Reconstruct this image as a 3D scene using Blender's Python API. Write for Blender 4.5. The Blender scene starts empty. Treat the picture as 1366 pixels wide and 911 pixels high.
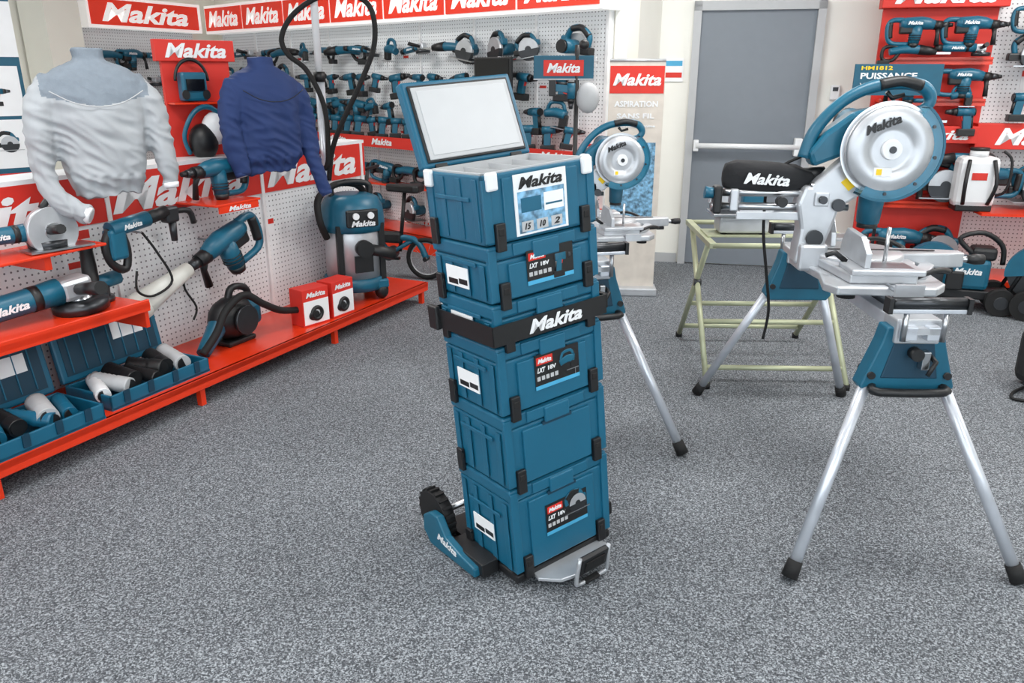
import bpy,bmesh,math,random
from mathutils import Matrix,Vector,noise
random.seed(7)
V=Vector
def T(x,y,z=0): return Matrix.Translation((x,y,z))
def R(deg,ax='Z'): return Matrix.Rotation(math.radians(deg),4,ax)
def S(k): return Matrix.Scale(k,4)
def SC(x,y,z): return Matrix.Diagonal((x,y,z,1))
sc=bpy.context.scene
col=sc.collection
def lin(c):
    c=c/255.
    return c/12.92 if c<=.04045 else ((c+.055)/1.055)**2.4
# ---------------- materials
def mat(name,rgb,rough=.5,metal=0,var=.08,scale=12,bump=0,trans=0,emit=0,alpha=1):
    m=bpy.data.materials.new(name); m.use_nodes=True
    nt=m.node_tree; p=nt.nodes['Principled BSDF']
    c=[lin(x) for x in rgb]
    tc=nt.nodes.new('ShaderNodeTexCoord'); n=nt.nodes.new('ShaderNodeTexNoise'); n.inputs['Scale'].default_value=scale
    nt.links.new(tc.outputs['Object'],n.inputs['Vector'])
    r=nt.nodes.new('ShaderNodeValToRGB')
    r.color_ramp.elements[0].position=.3; r.color_ramp.elements[1].position=.7
    r.color_ramp.elements[0].color=[x*(1-var) for x in c]+[1]
    r.color_ramp.elements[1].color=[min(1,x*(1+var)) for x in c]+[1]
    nt.links.new(n.outputs['Fac'],r.inputs['Fac']); nt.links.new(r.outputs['Color'],p.inputs['Base Color'])
    p.inputs['Roughness'].default_value=rough; p.inputs['Metallic'].default_value=metal
    if trans: p.inputs['Transmission Weight'].default_value=trans
    if emit:
        nt.links.new(r.outputs['Color'],p.inputs['Emission Color']); p.inputs['Emission Strength'].default_value=emit
    if bump:
        n2=nt.nodes.new('ShaderNodeTexNoise'); n2.inputs['Scale'].default_value=scale*4
        nt.links.new(tc.outputs['Object'],n2.inputs['Vector'])
        b=nt.nodes.new('ShaderNodeBump'); b.inputs['Strength'].default_value=bump; b.inputs['Distance'].default_value=.004
        nt.links.new(n2.outputs['Fac'],b.inputs['Height']); nt.links.new(b.outputs['Normal'],p.inputs['Normal'])
    return m
TEAL=mat('teal_plastic',(17,90,115),.38)
CASE=mat('case_plastic',(20,92,120),.38,var=.03,scale=5)
CASED=mat('case_plastic_dark',(8,54,75),.5)
BLUEL=mat('light_blue_panel',(70,160,200),.5)
BLACK=mat('black_plastic',(22,23,25),.45)
RUB=mat('rubber',(14,14,15),.75)
DK=mat('dark_metal',(70,72,75),.35,.8)
STEEL=mat('steel',(190,192,195),.28,1)
ALU=mat('cast_aluminium',(192,195,199),.36,.55)
TUBE=mat('anodised_tube',(208,213,221),.32,.5)
RED=mat('red_lacquer',(222,56,24),.25,var=.03)
REDP=mat('red_panel',(206,44,32),.55,var=.03)
REDB=mat('lightbox_red',(228,54,32),.4,emit=.25,var=.02)
WHITEB=mat('lightbox_white',(250,250,248),.4,emit=.35,var=.01)
WHITE=mat('white_plastic',(228,230,232),.4,var=.02)
PAPER=mat('white_sticker',(232,233,234),.6,var=.02)
LGRAY=mat('light_grey_liner',(180,182,184),.55,var=.03)
LIDW=mat('lid_foam_white',(192,194,196),.6,var=.02)
WALL=mat('cream_paint',(238,235,224),.85,var=.02,scale=3)
WALLG=mat('greyed_white_paint',(234,233,226),.85,var=.02,scale=3)
CEIL=mat('ceiling_tile',(235,235,232),.9,var=.03)
DOOR=mat('grey_door_paint',(118,125,133),.5,var=.02)
FRAME=mat('grey_frame_paint',(176,178,180),.5,var=.02)
GREEN=mat('pale_green_frame',(180,184,154),.4,.3)
GJ=mat('grey_softshell',(160,164,168),.8,var=.02,scale=8,bump=.05)
GJD=mat('grey_quilted_yoke',(118,128,138),.85,var=.05,scale=40,bump=.25)
NJ=mat('navy_softshell',(28,50,98),.8,var=.05,scale=8,bump=.05)
YEL=mat('yellow_label',(238,200,30),.5)
GUARD=mat('blue_guard',(60,140,172),.15,trans=.45)
TEALS=mat('teal_sign',(16,84,108),.5)
SCREEN=mat('screen',(10,12,16),.15)
PHOTO=mat('print_photo',(110,155,185),.5,var=.65,scale=45)
CREAM=mat('beige_banner',(206,198,188),.6)
ORG=mat('orange_accent',(220,90,30),.5)
BAG=mat('black_nylon',(26,27,30),.85,var=.2,bump=.4)
GLASS=mat('window_frame_white',(230,230,230),.4)
TUBEP=mat('translucent_tube',(212,212,205),.4)
def pegmat():
    m=mat('pegboard',(230,232,233),.55,var=.01); nt=m.node_tree; p=nt.nodes['Principled BSDF']
    tc=nt.nodes.new('ShaderNodeTexCoord'); sx=nt.nodes.new('ShaderNodeSeparateXYZ'); nt.links.new(tc.outputs['Object'],sx.inputs[0])
    def mth(op,a,b=None):
        n=nt.nodes.new('ShaderNodeMath'); n.operation=op
        for i,q in enumerate([a,b]):
            if q is None: continue
            if isinstance(q,(int,float)): n.inputs[i].default_value=q
            else: nt.links.new(q,n.inputs[i])
        return n.outputs[0]
    sq=[]
    for k in ('X','Z'):
        f=mth('FRACT',mth('MULTIPLY',sx.outputs[k],1/.03)); d=mth('SUBTRACT',f,.5); sq.append(mth('MULTIPLY',d,d))
    h=mth('LESS_THAN',mth('ADD',sq[0],sq[1]),.025)
    mx=nt.nodes.new('ShaderNodeMix'); mx.data_type='RGBA'
    nt.links.new(h,mx.inputs['Factor'])
    nt.links.new(p.inputs['Base Color'].links[0].from_socket,mx.inputs[6]); mx.inputs[7].default_value=(.17,.17,.18,1)
    nt.links.new(mx.outputs[2],p.inputs['Base Color'])
    return m
PEG=pegmat()
def carpet():
    m=bpy.data.materials.new('grey_speckled_carpet'); m.use_nodes=True; nt=m.node_tree; p=nt.nodes['Principled BSDF']
    tc=nt.nodes.new('ShaderNodeTexCoord')
    vo=nt.nodes.new('ShaderNodeTexVoronoi'); vo.inputs['Scale'].default_value=260
    n=nt.nodes.new('ShaderNodeTexNoise'); n.inputs['Scale'].default_value=110; n.inputs['Detail'].default_value=2
    sp=nt.nodes.new('ShaderNodeSeparateColor'); nt.links.new(vo.outputs['Color'],sp.inputs[0])
    ad=nt.nodes.new('ShaderNodeMath'); ad.operation='MULTIPLY_ADD'; ad.inputs[1].default_value=.6
    n3=nt.nodes.new('ShaderNodeMath'); n3.operation='MULTIPLY_ADD'; n3.inputs[1].default_value=.75; n3.inputs[2].default_value=-.175
    r=nt.nodes.new('ShaderNodeValToRGB'); cr=r.color_ramp
    cr.elements[0].position=.22; cr.elements[0].color=(.030,.035,.042,1)
    cr.elements[1].position=.84; cr.elements[1].color=(.37,.40,.43,1)
    e=cr.elements.new(.5); e.color=(.100,.110,.124,1)
    n2=nt.nodes.new('ShaderNodeTexNoise'); n2.inputs['Scale'].default_value=2.0; n2.inputs['Detail'].default_value=4
    mr=nt.nodes.new('ShaderNodeMapRange'); mr.inputs['To Min'].default_value=.88; mr.inputs['To Max'].default_value=1.12
    mx=nt.nodes.new('ShaderNodeVectorMath'); mx.operation='SCALE'
    for a in (n,n2,vo): nt.links.new(tc.outputs['Object'],a.inputs['Vector'])
    nt.links.new(n.outputs['Fac'],n3.inputs[0]); nt.links.new(sp.outputs[0],ad.inputs[0]); nt.links.new(n3.outputs[0],ad.inputs[2])
    nt.links.new(ad.outputs[0],r.inputs['Fac']); nt.links.new(n2.outputs['Fac'],mr.inputs['Value'])
    nt.links.new(r.outputs['Color'],mx.inputs[0]); nt.links.new(mr.outputs[0],mx.inputs['Scale'])
    nt.links.new(mx.outputs[0],p.inputs['Base Color']); p.inputs['Roughness'].default_value=.8
    b=nt.nodes.new('ShaderNodeBump'); b.inputs['Strength'].default_value=.4; b.inputs['Distance'].default_value=.004
    nt.links.new(ad.outputs[0],b.inputs['Height']); nt.links.new(b.outputs['Normal'],p.inputs['Normal'])
    return m
CARPET=carpet()
# ---------------- text cache
_tc={}
def textgeo(s,shear,bold):
    k=(s,shear,bold)
    if k in _tc: return _tc[k]
    cu=bpy.data.curves.new('t','FONT'); cu.body=s; cu.size=1; cu.shear=shear; cu.offset=bold; cu.extrude=.01; cu.resolution_u=2
    o=bpy.data.objects.new('t',cu); col.objects.link(o)
    me=bpy.data.meshes.new_from_object(o.evaluated_get(bpy.context.evaluated_depsgraph_get()))
    vs=[v.co.copy() for v in me.vertices]; fs=[tuple(p.vertices) for p in me.polygons]
    bpy.data.objects.remove(o); bpy.data.meshes.remove(me); bpy.data.curves.remove(cu)
    x0=min(v.x for v in vs);x1=max(v.x for v in vs);y0=min(v.y for v in vs);y1=max(v.y for v in vs)
    vs=[((v.x-x0)/(x1-x0)-.5,(v.y-y0)/(y1-y0)-.5,v.z) for v in vs]
    _tc[k]=(vs,fs); return _tc[k]
_stamps={}
class B:
    def __init__(s,name): s.name=name; s.V=[]; s.F=[]; s.MI=[]; s.SM=[]; s.mats=[]; s.st=[Matrix.Identity(4)]; s.rec=None
    def push(s,M): s.st.append(s.st[-1]@M)
    def pop(s): s.st.pop()
    def mi(s,m):
        if m not in s.mats: s.mats.append(m)
        return s.mats.index(m)
    def raw(s,vs,fs,m,smooth=False):
        M=s.st[-1]; mi=s.mi(m); o=len(s.V)
        s.V+= [(M@V(v))[:] for v in vs]
        for i,f in enumerate(fs):
            s.F.append([o+j for j in f]); s.MI.append(mi); s.SM.append(smooth if isinstance(smooth,bool) else smooth[i])
    def stamp(s,fn):
        if fn not in _stamps:
            t=B('t'); fn(t); _stamps[fn]=t
        t=_stamps[fn]; M=s.st[-1]; o=len(s.V); mp=[s.mi(m) for m in t.mats]
        s.V+= [(M@V(v))[:] for v in t.V]; s.F+=[[o+j for j in f] for f in t.F]; s.MI+=[mp[i] for i in t.MI]; s.SM+=t.SM
    def _dump(s,tb,m,smooth=False):
        tb.verts.index_update(); vs=[v.co.copy() for v in tb.verts]; fs=[[v.index for v in f.verts] for f in tb.faces]
        s.raw(vs,fs,m,smooth); tb.free()
    def box(s,c,d,m,bev=0,rot=None):
        x,y,z=[k/2 for k in d]
        if rot is not None: s.push(T(*c)@rot); c=(0,0,0)
        if bev:
            tb=bmesh.new(); bmesh.ops.create_cube(tb,size=1)
            for v in tb.verts: v.co=V((v.co.x*d[0]+c[0],v.co.y*d[1]+c[1],v.co.z*d[2]+c[2]))
            bmesh.ops.bevel(tb,geom=tb.edges[:],offset=min(bev,min(d)*.45),segments=2,affect='EDGES',profile=.5)
            s._dump(tb,m)
        else:
            vs=[(c[0]+i*x,c[1]+j*y,c[2]+k*z) for i in(-1,1) for j in(-1,1) for k in(-1,1)]
            s.raw(vs,[(0,1,3,2),(4,6,7,5),(0,4,5,1),(2,3,7,6),(0,2,6,4),(1,5,7,3)],m)
        if rot is not None: s.pop()
    def bb(s,x0,x1,y0,y1,z0,z1,m,bev=0): s.box(((x0+x1)/2,(y0+y1)/2,(z0+z1)/2),(x1-x0,y1-y0,z1-z0),m,bev)
    def cyl(s,p0,p1,r0,m,r1=None,seg=18):
        if r1 is None: r1=r0
        s.tube([p0,p1],[r0,r1],m,seg)
    def tube(s,pts,r,m,seg=8,sm=0,closed=False):
        pts=[V(p) for p in pts]
        if not isinstance(r,(list,tuple)): r=[r]*len(pts)
        if sm:
            P=[];Rr=[];n=len(pts)
            rng=n if closed else n-1
            for i in range(rng):
                g=(lambda k:pts[k%n]) if closed else (lambda k:pts[max(0,min(n-1,k))])
                a,b_,c,d=g(i-1),g(i),g(i+1),g(i+2)
                for j in range(sm):
                    t=j/sm
                    P.append(.5*((2*b_)+(c-a)*t+(2*a-5*b_+4*c-d)*t*t+(3*b_-a-3*c+d)*t**3)); Rr.append(r[i]*(1-t)+r[(i+1)%n]*t)
            if not closed: P.append(pts[-1]);Rr.append(r[-1])
            pts,r=P,Rr
        n=len(pts); tg=[]
        for i in range(n):
            if closed: d=pts[(i+1)%n]-pts[i-1]
            else: d=pts[min(n-1,i+1)]-pts[max(0,i-1)]
            tg.append(d.normalized() if d.length>1e-9 else V((0,0,1)))
        u=tg[0].orthogonal().normalized(); vs=[]
        for i in range(n):
            u=(u-tg[i]*u.dot(tg[i])); u=u.normalized() if u.length>1e-6 else tg[i].orthogonal().normalized()
            w=tg[i].cross(u)
            for j in range(seg):
                a=2*math.pi*j/seg; vs.append(pts[i]+(u*math.cos(a)+w*math.sin(a))*r[i])
        fs=[];sh=[]
        for i in range(n if closed else n-1):
            i2=(i+1)%n
            for j in range(seg):
                fs.append((i*seg+j,i*seg+(j+1)%seg,i2*seg+(j+1)%seg,i2*seg+j)); sh.append(True)
        if not closed:
            fs.append(tuple(range(seg))[::-1]); fs.append(tuple((n-1)*seg+j for j in range(seg))); sh+= [False,False]
        s.raw(vs,fs,m,sh)
    def prism(s,pts,y0,y1,m,bev=0,plane='xz'):
        tb=bmesh.new()
        def P(p,y):
            return (p[0],y,p[1]) if plane=='xz' else ((y,p[0],p[1]) if plane=='yz' else (p[0],p[1],y))
        a=[tb.verts.new(P(p,y0)) for p in pts]; b=[tb.verts.new(P(p,y1)) for p in pts]; n=len(pts)
        tb.faces.new(a); tb.faces.new(b[::-1])
        for i in range(n): tb.faces.new((a[i],b[i],b[(i+1)%n],a[(i+1)%n]))
        bmesh.ops.recalc_face_normals(tb,faces=tb.faces[:])
        if bev: bmesh.ops.bevel(tb,geom=tb.edges[:],offset=bev,segments=2,affect='EDGES',profile=.5)
        s._dump(tb,m)
    def lathe(s,prof,m,seg=24,M=None):
        if M is not None: s.push(M)
        vs=[];fs=[]
        for r,z in prof:
            for j in range(seg):
                a=2*math.pi*j/seg; vs.append((r*math.cos(a),r*math.sin(a),z))
        n=len(prof)
        for i in range(n-1):
            for j in range(seg): fs.append((i*seg+j,i*seg+(j+1)%seg,(i+1)*seg+(j+1)%seg,(i+1)*seg+j))
        sh=[True]*len(fs)
        fs.append(tuple(range(seg))); fs.append(tuple((n-1)*seg+j for j in range(seg))); sh+=[False]*2
        s.raw(vs,fs,m,sh)
        if M is not None: s.pop()
    def ball(s,c,r,m,seg=16):
        if not isinstance(r,(tuple,list)): r=(r,r,r)
        k=8; prof=[(max(1e-4,math.sin(math.pi*i/k)),-math.cos(math.pi*i/k)) for i in range(k+1)]
        s.push(T(*c)@Matrix.Diagonal((*r,1))); s.lathe(prof,m,seg); s.pop()
    def torus(s,c,Rr,r,m,ax='y',seg=28,rs=8,a0=0,a1=360):
        full=(a1-a0)>=360; n=seg
        pts=[]
        for i in range(n if full else n+1):
            a=math.radians(a0+(a1-a0)*i/n); p=(math.cos(a)*Rr,math.sin(a)*Rr)
            pts.append({'y':(c[0]+p[0],c[1],c[2]+p[1]),'x':(c[0],c[1]+p[0],c[2]+p[1]),'z':(c[0]+p[0],c[1]+p[1],c[2])}[ax])
        s.tube(pts,r,m,rs,closed=full)
    def arc(s,c,r0,r1,a0,a1,y0,y1,m,n=20):
        vs=[]
        for i in range(n+1):
            a=math.radians(a0+(a1-a0)*i/n); ca,sa=math.cos(a),math.sin(a)
            for r,y in((r0,y0),(r1,y0),(r1,y1),(r0,y1)): vs.append((c[0]+r*ca,c[1]+y,c[2]+r*sa))
        fs=[]
        for i in range(n):
            for k in range(4): fs.append((i*4+k,i*4+(k+1)%4,(i+1)*4+(k+1)%4,(i+1)*4+k))
        fs+=[(0,1,2,3),tuple(n*4+k for k in(3,2,1,0))]
        s.raw(vs,fs,m)
    def text(s,t,c,w,h,m,rot=None,shear=.3,bold=.03):
        vs,fs=textgeo(t,shear,bold)
        M=T(*c)@(rot if rot is not None else Matrix.Identity(4))@R(90,'X')@Matrix.Diagonal((w,h,.05,1))
        s.push(M); s.raw(vs,fs,m); s.pop()
    def finish(s,M=None,parent=None):
        me=bpy.data.meshes.new(s.name); me.from_pydata(s.V,[],s.F)
        for m in s.mats: me.materials.append(m)
        me.polygons.foreach_set('material_index',s.MI); me.polygons.foreach_set('use_smooth',s.SM)
        bm=bmesh.new(); bm.from_mesh(me); bmesh.ops.recalc_face_normals(bm,faces=bm.faces[:]); bm.to_mesh(me); bm.free(); me.update()
        o=bpy.data.objects.new(s.name,me); col.objects.link(o)
        if parent: o.parent=parent
        if M is not None: o.matrix_world=M
        return o
def dup(o,M):
    n=bpy.data.objects.new(o.name.split('.')[0],o.data); col.objects.link(n); n.matrix_world=M; return n
# ---------------- room
def wall(name,p,q,z0,z1,th,m,side=1):
    p=V((*p,0));q=V((*q,0)); d=(q-p); L=d.length; ang=math.degrees(math.atan2(d.y,d.x))
    b=B(name); b.bb(0,L,0 if side>0 else -th,th if side>0 else 0,z0,z1,m); return b.finish(T(p.x,p.y)@R(ang))
H=2.9
LC=(-3.54,10.15); LE=(LC[0]-.436*13,LC[1]-.9*13)
OUT=[LC,(.85,6.2),(1.2,6.84),(5.2,6.0),(5.2,-3),(LE[0],-3),LE]
b=B('floor'); b.prism(OUT,-.1,0,CARPET,plane='xy'); b.finish()
b=B('ceiling'); b.prism(OUT,H,H+.1,CEIL,plane='xy'); b.finish()
wall('wall_back',LC,(.85,6.2),0,H,.15,WALL)
wall('wall_return',(.85,6.2),(1.2,6.806),0,H,.1,WALLG)
wall('wall_door',(1.2,6.806),(5.2,5.956),0,H,.15,WALLG)
wall('wall_left',LE,LC,0,H,.15,WALL)
wall('wall_right',(5.2,5.956),(5.2,-3),0,H,.15,WALLG)
wall('wall_side',(LE[0],-3),LE,0,H,.1,WALL)
b=B('wall_rear'); x0,x1=LE[0],5.2
b.bb(x0,x1,-3.15,-3,0,.35,WALL); b.bb(x0,x1,-3.15,-3,2.65,H,WALL)
k=x0
while k<x1:
    b.bb(k,min(k+.12,x1),-3.15,-3,.35,2.65,WALL); k+=2.2
b.finish()
b=B('window_1'); k=x0+.12
while k<x1-.1:
    e=min(k+2.08,x1)
    for (a,c) in((k,k+.05),(e-.05,e),((k+e)/2-.025,(k+e)/2+.025)): b.bb(a,c,-3.1,-3.05,.35,2.65,GLASS)
    b.bb(k,e,-3.1,-3.05,.35,.4,GLASS); b.bb(k,e,-3.1,-3.05,2.6,2.65,GLASS); k+=2.2
b.finish()
DM=T(1.48,6.746)@R(-12)
b=B('door_1')
b.push(SC(.86,1,1))
b.bb(.03,1.04,-.03,-.005,.01,2.03,DOOR)
b.bb(-.04,.03,-.06,-.003,0,2.1,FRAME); b.bb(1.04,1.11,-.06,-.003,0,2.1,FRAME); b.bb(-.04,1.11,-.06,-.003,2.03,2.1,FRAME)
b.cyl((.06,-.1,1.0),(1.0,-.1,1.0),.022,WHITE); b.box((.06,-.07,1.0),(.05,.08,.09),WHITE,.008); b.box((.99,-.07,1.0),(.07,.09,.14),WHITE,.008)
b.pop(); b.finish(DM)
b=B('baseboard_door'); b.bb(-.27,-.05,-.015,-.002,0,.08,FRAME); b.bb(.98,3.6,-.015,-.002,0,.08,FRAME); b.finish(DM)
b=B('thermostat'); b.box((1.09,-.02,1.42),(.07,.03,.11),WHITE,.006); b.bb(1.07,1.11,-.037,-.034,1.43,1.46,DK); b.finish(DM)
b=B('evacuation_notice'); b.bb(-.24,-.09,-.012,-.003,1.5,1.68,PAPER); b.bb(-.23,-.1,-.014,-.012,1.62,1.66,BLUEL); b.bb(-.23,-.1,-.014,-.012,1.53,1.57,REDP); b.finish(DM)
# ---------------- tools
def t_drill(b):
    b.cyl((-.08,0,0),(.03,0,0),.031,TEAL); b.cyl((.03,0,0),(.06,0,0),.029,BLACK,.024); b.cyl((.06,0,0),(.105,0,0),.022,DK,.014); b.cyl((-.09,0,0),(-.08,0,0),.027,BLACK)
    b.prism([(-.065,-.015),(-.01,-.015),(-.022,-.12),(-.075,-.12)],-.018,.018,TEAL,.004); b.prism([(-.01,-.03),(.0,-.03),(-.01,-.06),(-.018,-.06)],-.008,.008,REDP)
    b.tube([(-.072,0,-.03),(-.078,0,-.11)],[.012,.014],BLACK,8)
    b.box((-.045,0,-.14),(.115,.068,.05),BLACK,.006)
def t_grinder(b):
    b.tube([(-.2,0,0),(-.16,0,0),(-.02,0,0),(.04,0,0)],[.024,.029,.03,.034],TEAL,14); b.cyl((-.25,0,0),(-.2,0,0),.024,BLACK,.027)
    b.cyl((-.03,0,0),(-.01,0,0),.0315,BLACK)
    b.box((.075,0,0),(.08,.062,.055),ALU,.012); b.cyl((.085,0,-.055),(.085,0,-.02),.03,STEEL); b.cyl((.085,0,-.062),(.085,0,-.057),.062,DK,seg=24)
    b.lathe([(.066,-.06),(.068,-.035),(.03,-.03)],DK,20,T(.085,0)); b.tube([(.075,-.03,.0),(.075,-.14,.02)],[.014,.017],BLACK,10)
    b.text('Makita',(-.09,-.0305,0),.09,.02,WHITE)
def t_hammer(b):
    b.tube([(-.12,0,.01),(-.09,0,.012),(.02,0,.015),(.07,0,.01),(.12,0,0)],[.032,.042,.046,.042,.032],TEAL,14)
    b.cyl((.11,0,0),(.165,0,0),.034,BLACK,.03); b.cyl((.165,0,0),(.21,0,0),.026,DK,.019); b.cyl((.21,0,0),(.24,0,0),.017,BLACK,.012)
    b.tube([(.0,0,.0),(-.005,0,-.06),(-.012,0,-.125)],[.043,.043,.038],TEAL,14); b.tube([(-.012,0,-.125),(-.014,0,-.155)],[.04,.033],BLACK,14)
    for z in(-.1,-.085,-.07): b.torus((-.008,0,z),.043,.003,BLACK,ax='z',seg=14,rs=5)
    b.box((-.07,0,-.03),(.1,.055,.06),BLACK,.012)
    b.tube([(-.1,0,.035),(-.17,0,.035),(-.2,0,-.0),(-.195,0,-.08),(-.16,0,-.125),(-.05,0,-.13)],[.02,.018,.018,.018,.017,.016],TEAL,10,sm=4)
    b.tube([(-.188,0,.02),(-.186,0,-.04),(-.18,0,-.09)],.021,BLACK,10,sm=3)
    b.tube([(.14,-.0,-.02),(.14,-.02,-.06),(.14,-.03,-.14)],[.018,.014,.018],BLACK,10)
    b.bb(-.08,.03,-.0475,-.04,.0,.03,TEAL); b.text('Makita',(-.025,-.0485,.015),.1,.024,WHITE)
def t_circ(b):
    b.cyl((0,-.03,0),(0,.005,0),.095,ALU,seg=28); b.cyl((0,-.035,0),(0,-.03,0),.03,DK); b.arc((0,0,0),.0,.098,180,360,-.034,.0,DK)
    b.cyl((0,.005,.01),(0,.14,.01),.045,TEAL); b.cyl((0,.14,.01),(0,.16,.01),.042,BLACK)
    b.tube([(.06,.03,.06),(.02,.03,.12),(-.06,.03,.13),(-.13,.03,.08),(-.12,.03,.01)],.02,TEAL,8,sm=4); b.tube([(.02,.03,.12),(-.06,.03,.13),(-.13,.03,.08)],.022,BLACK,8,sm=4)
    b.bb(-.15,.14,-.07,.1,-.075,-.068,STEEL)
    b.box((-.12,.03,-.01),(.09,.06,.05),BLACK,.01); b.box((.07,.02,.05),(.06,.06,.05),TEAL,.012)
def t_recip(b):
    b.tube([(-.2,0,-.02),(-.1,0,.0),(.02,0,.0),(.12,0,-.01),(.18,0,-.02)],[.03,.036,.04,.036,.026],TEAL,12,sm=3); b.tube([(.04,0,0),(.13,0,-.012),(.185,0,-.02)],[.044,.038,.028],BLACK,12)
    b.tube([(-.1,0,0),(-.17,0,.03),(-.25,0,.01),(-.25,0,-.08),(-.17,0,-.09),(-.12,0,-.03)],.016,BLACK,8,sm=3); b.box((-.24,0,-.11),(.1,.06,.045),BLACK,.006)
    b.box((.24,0,-.03),(.13,.003,.018),STEEL)
def t_jig(b):
    b.tube([(-.1,0,-.02),(-.02,0,.0),(.06,0,-.01)],[.028,.035,.034],TEAL,12,sm=3); b.box((.05,0,-.05),(.06,.05,.09),BLACK,.01); b.tube([(-.09,0,-.02),(-.07,0,.06),(.02,0,.07),(.05,0,.02)],.014,TEAL,8,sm=3)
    b.bb(-.03,.1,-.035,.035,-.105,-.098,STEEL); b.bb(.06,.066,-.001,.001,-.16,-.09,STEEL)
TOOLS=[t_drill,t_grinder,t_hammer,t_circ,t_recip,t_jig]
# ---------------- gondola
GM=T(-.6,5.46)@R(64.15)
b=B('display_gondola')
b.bb(-4.2,0,0,.5,.12,.15,RED); b.bb(-4.2,0,0,.02,.09,.15,RED,.004); b.bb(-.02,0,.02,.5,.09,.12,RED)
for s in(-4.1,-3.1,-2.08,-1.03,-.04):
    b.bb(s-.015,s+.015,.02,.05,0,.12,RED); b.bb(s-.02,s+.02,.44,.5,0,.12,WHITE)
    b.bb(s-.012,s+.012,.485,.505,.15,1.1,GLASS)
b.bb(-4.2,0,.5,.53,.0,.88,PEG); b.bb(-4.2,0,.49,.54,.88,1.1,REDP); b.bb(-4.2,0,.49,.72,1.1,1.12,WHITE); b.bb(-4.2,0,.7,.72,0,1.1,WHITE); b.bb(-.02,0,.53,.7,0,1.1,WHITE)
for s in(-.55,-1.62,-2.75,-3.85):
    b.text('Makita',(s,.487,.985),.88,.16,WHITE)
b.bb(-4.2,-2.24,.1,.49,.535,.56,RED); b.bb(-4.2,-2.24,.1,.115,.52,.575,RED,.003)
b.bb(-2.26,-2.24,.12,.49,.44,.535,RED)
b.bb(-2.85,-2.32,.22,.49,.83,.842,RED,.003); b.bb(-2.6,-2.57,.25,.49,.77,.83,RED)
b.bb(-1.68,-1.36,.2,.49,.905,.917,RED,.003); b.bb(-1.66,-1.38,.2,.21,.87,.905,RED)
b.text('Makita',(-1.52,.197,.888),.16,.025,WHITE)
for s in(-3.0,-2.3,-1.3,-1.0):
    b.bb(s-.03,s+.04,.496,.499,.62,.72,PAPER); b.bb(s-.03,s+.04,.494,.496,.69,.72,REDP)
b.bb(-2.42,-2.2,.494,.499,.78,.86,PAPER); b.bb(-2.42,-2.2,.492,.494,.82,.86,REDP)
b.finish(GM)
def gt(name,fn,s,d,z,rot=Matrix.Identity(4),k=1.,extra=None):
    b=B(name); b.push(S(k)); fn(b); b.pop()
    if extra: extra(b)
    return b.finish(GM@T(s,d,z)@rot)
gt('rotary_hammer_drill',t_hammer,-1.52,.33,1.075,R(180),1.0)
def cordx(b): b.tube([(-.1,-.03,-.16),(-.12,-.04,-.25),(-.02,-.02,-.3),(.1,-.02,-.25),(.05,0,-.1),(.0,.02,.0)],.006,RUB,6,sm=6)
def hookx(b): b.cyl((0,.03,0),(0,.235,0),.005,STEEL)
def ch(b): cordx(b); hookx(b)
def adr(b):
    b.cyl((-.17,0,.04),(.02,0,.06),.034,TEAL); b.tube([(-.17,0,.04),(-.2,0,-.02),(-.18,0,-.1),(-.12,0,-.13),(-.1,0,-.05),(-.12,0,.03)],.018,BLACK,8,sm=4)
    b.box((-.15,0,-.02),(.08,.06,.13),TEAL,.015); b.cyl((.02,0,.06),(.12,0,.075),.028,BLACK); b.box((.14,0,.06),(.07,.05,.07),DK,.01); b.cyl((.15,0,.03),(.15,0,-.06),.018,DK,.014)
    b.tube([(.17,0,.07),(.25,0,.06),(.27,0,.0)],[.013,.014,.013],BLACK,8,sm=3); b.text('Makita',(-.08,-.0355,.05),.09,.022,WHITE,rot=R(-6,'Y'))
gt('angle_drill',adr,-2.08,.26,.84,R(0),1.1,ch)
def cut(b):
    t_grinder(b); b.push(T(.09,-.03,0)); b.cyl((0,-.02,0),(0,.02,0),.085,ALU,seg=28); b.cyl((0,-.025,0),(0,-.02,0),.03,STEEL); b.bb(-.1,.12,-.05,.04,-.065,-.058,STEEL); b.tube([(-.02,0,.08),(.03,0,.12),(.08,0,.08)],.012,BLACK,8,sm=4); b.pop()
gt('angle_grinder',cut,-2.62,.34,.925,R(-10),1.2)
gt('large_angle_grinder',t_grinder,-2.62,.28,.66,R(-8)@R(-5,'Y'),1.75,lambda b:b.tube([(-.43,0,0),(-.55,-.03,-.08),(-.7,-.02,-.07),(-.9,.0,-.08)],.01,RUB,6,sm=5))
def vgr(b):
    b.lathe([(.06,0),(.062,.05),(.03,.06),(.028,.14),(.024,.2),(.03,.22),(.02,.235)],BLACK,20); b.cyl((0,0,.06),(.12,0,.07),.03,TEAL); b.lathe([(.075,-.005),(.075,.012),(.02,.016)],DK,20)
gt('surface_grinder',vgr,-2.34,.34,.567,k=1.15)
def demo(b):
    t_hammer(b); b.tube([(.22,0,0),(.3,0,0),(.48,0,-.0)],[.03,.036,.052],TUBEP,16); b.cyl((.48,0,0),(.53,0,0),.056,TUBEP)
gt('demolition_hammer',demo,-1.56,.3,.70,R(180)@R(20,'Y'),1.25,lambda b:(b.cyl((0,-.03,0),(0,-.19,0),.006,STEEL),b.tube([(.2,0,.02),(.34,0,-.05),(.33,0,-.2),(.38,0,-.25)],.006,RUB,6,sm=5)))
b=B('dust_blower')
b.ball((0,0,.14),(.15,.1,.12),BLACK); b.cyl((0,-.1,.14),(0,-.12,.14),.08,DK); b.tube([(-.02,0,.22),(.02,0,.3),(.12,0,.28),(.15,0,.2)],.02,BLACK,8,sm=4)
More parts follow.
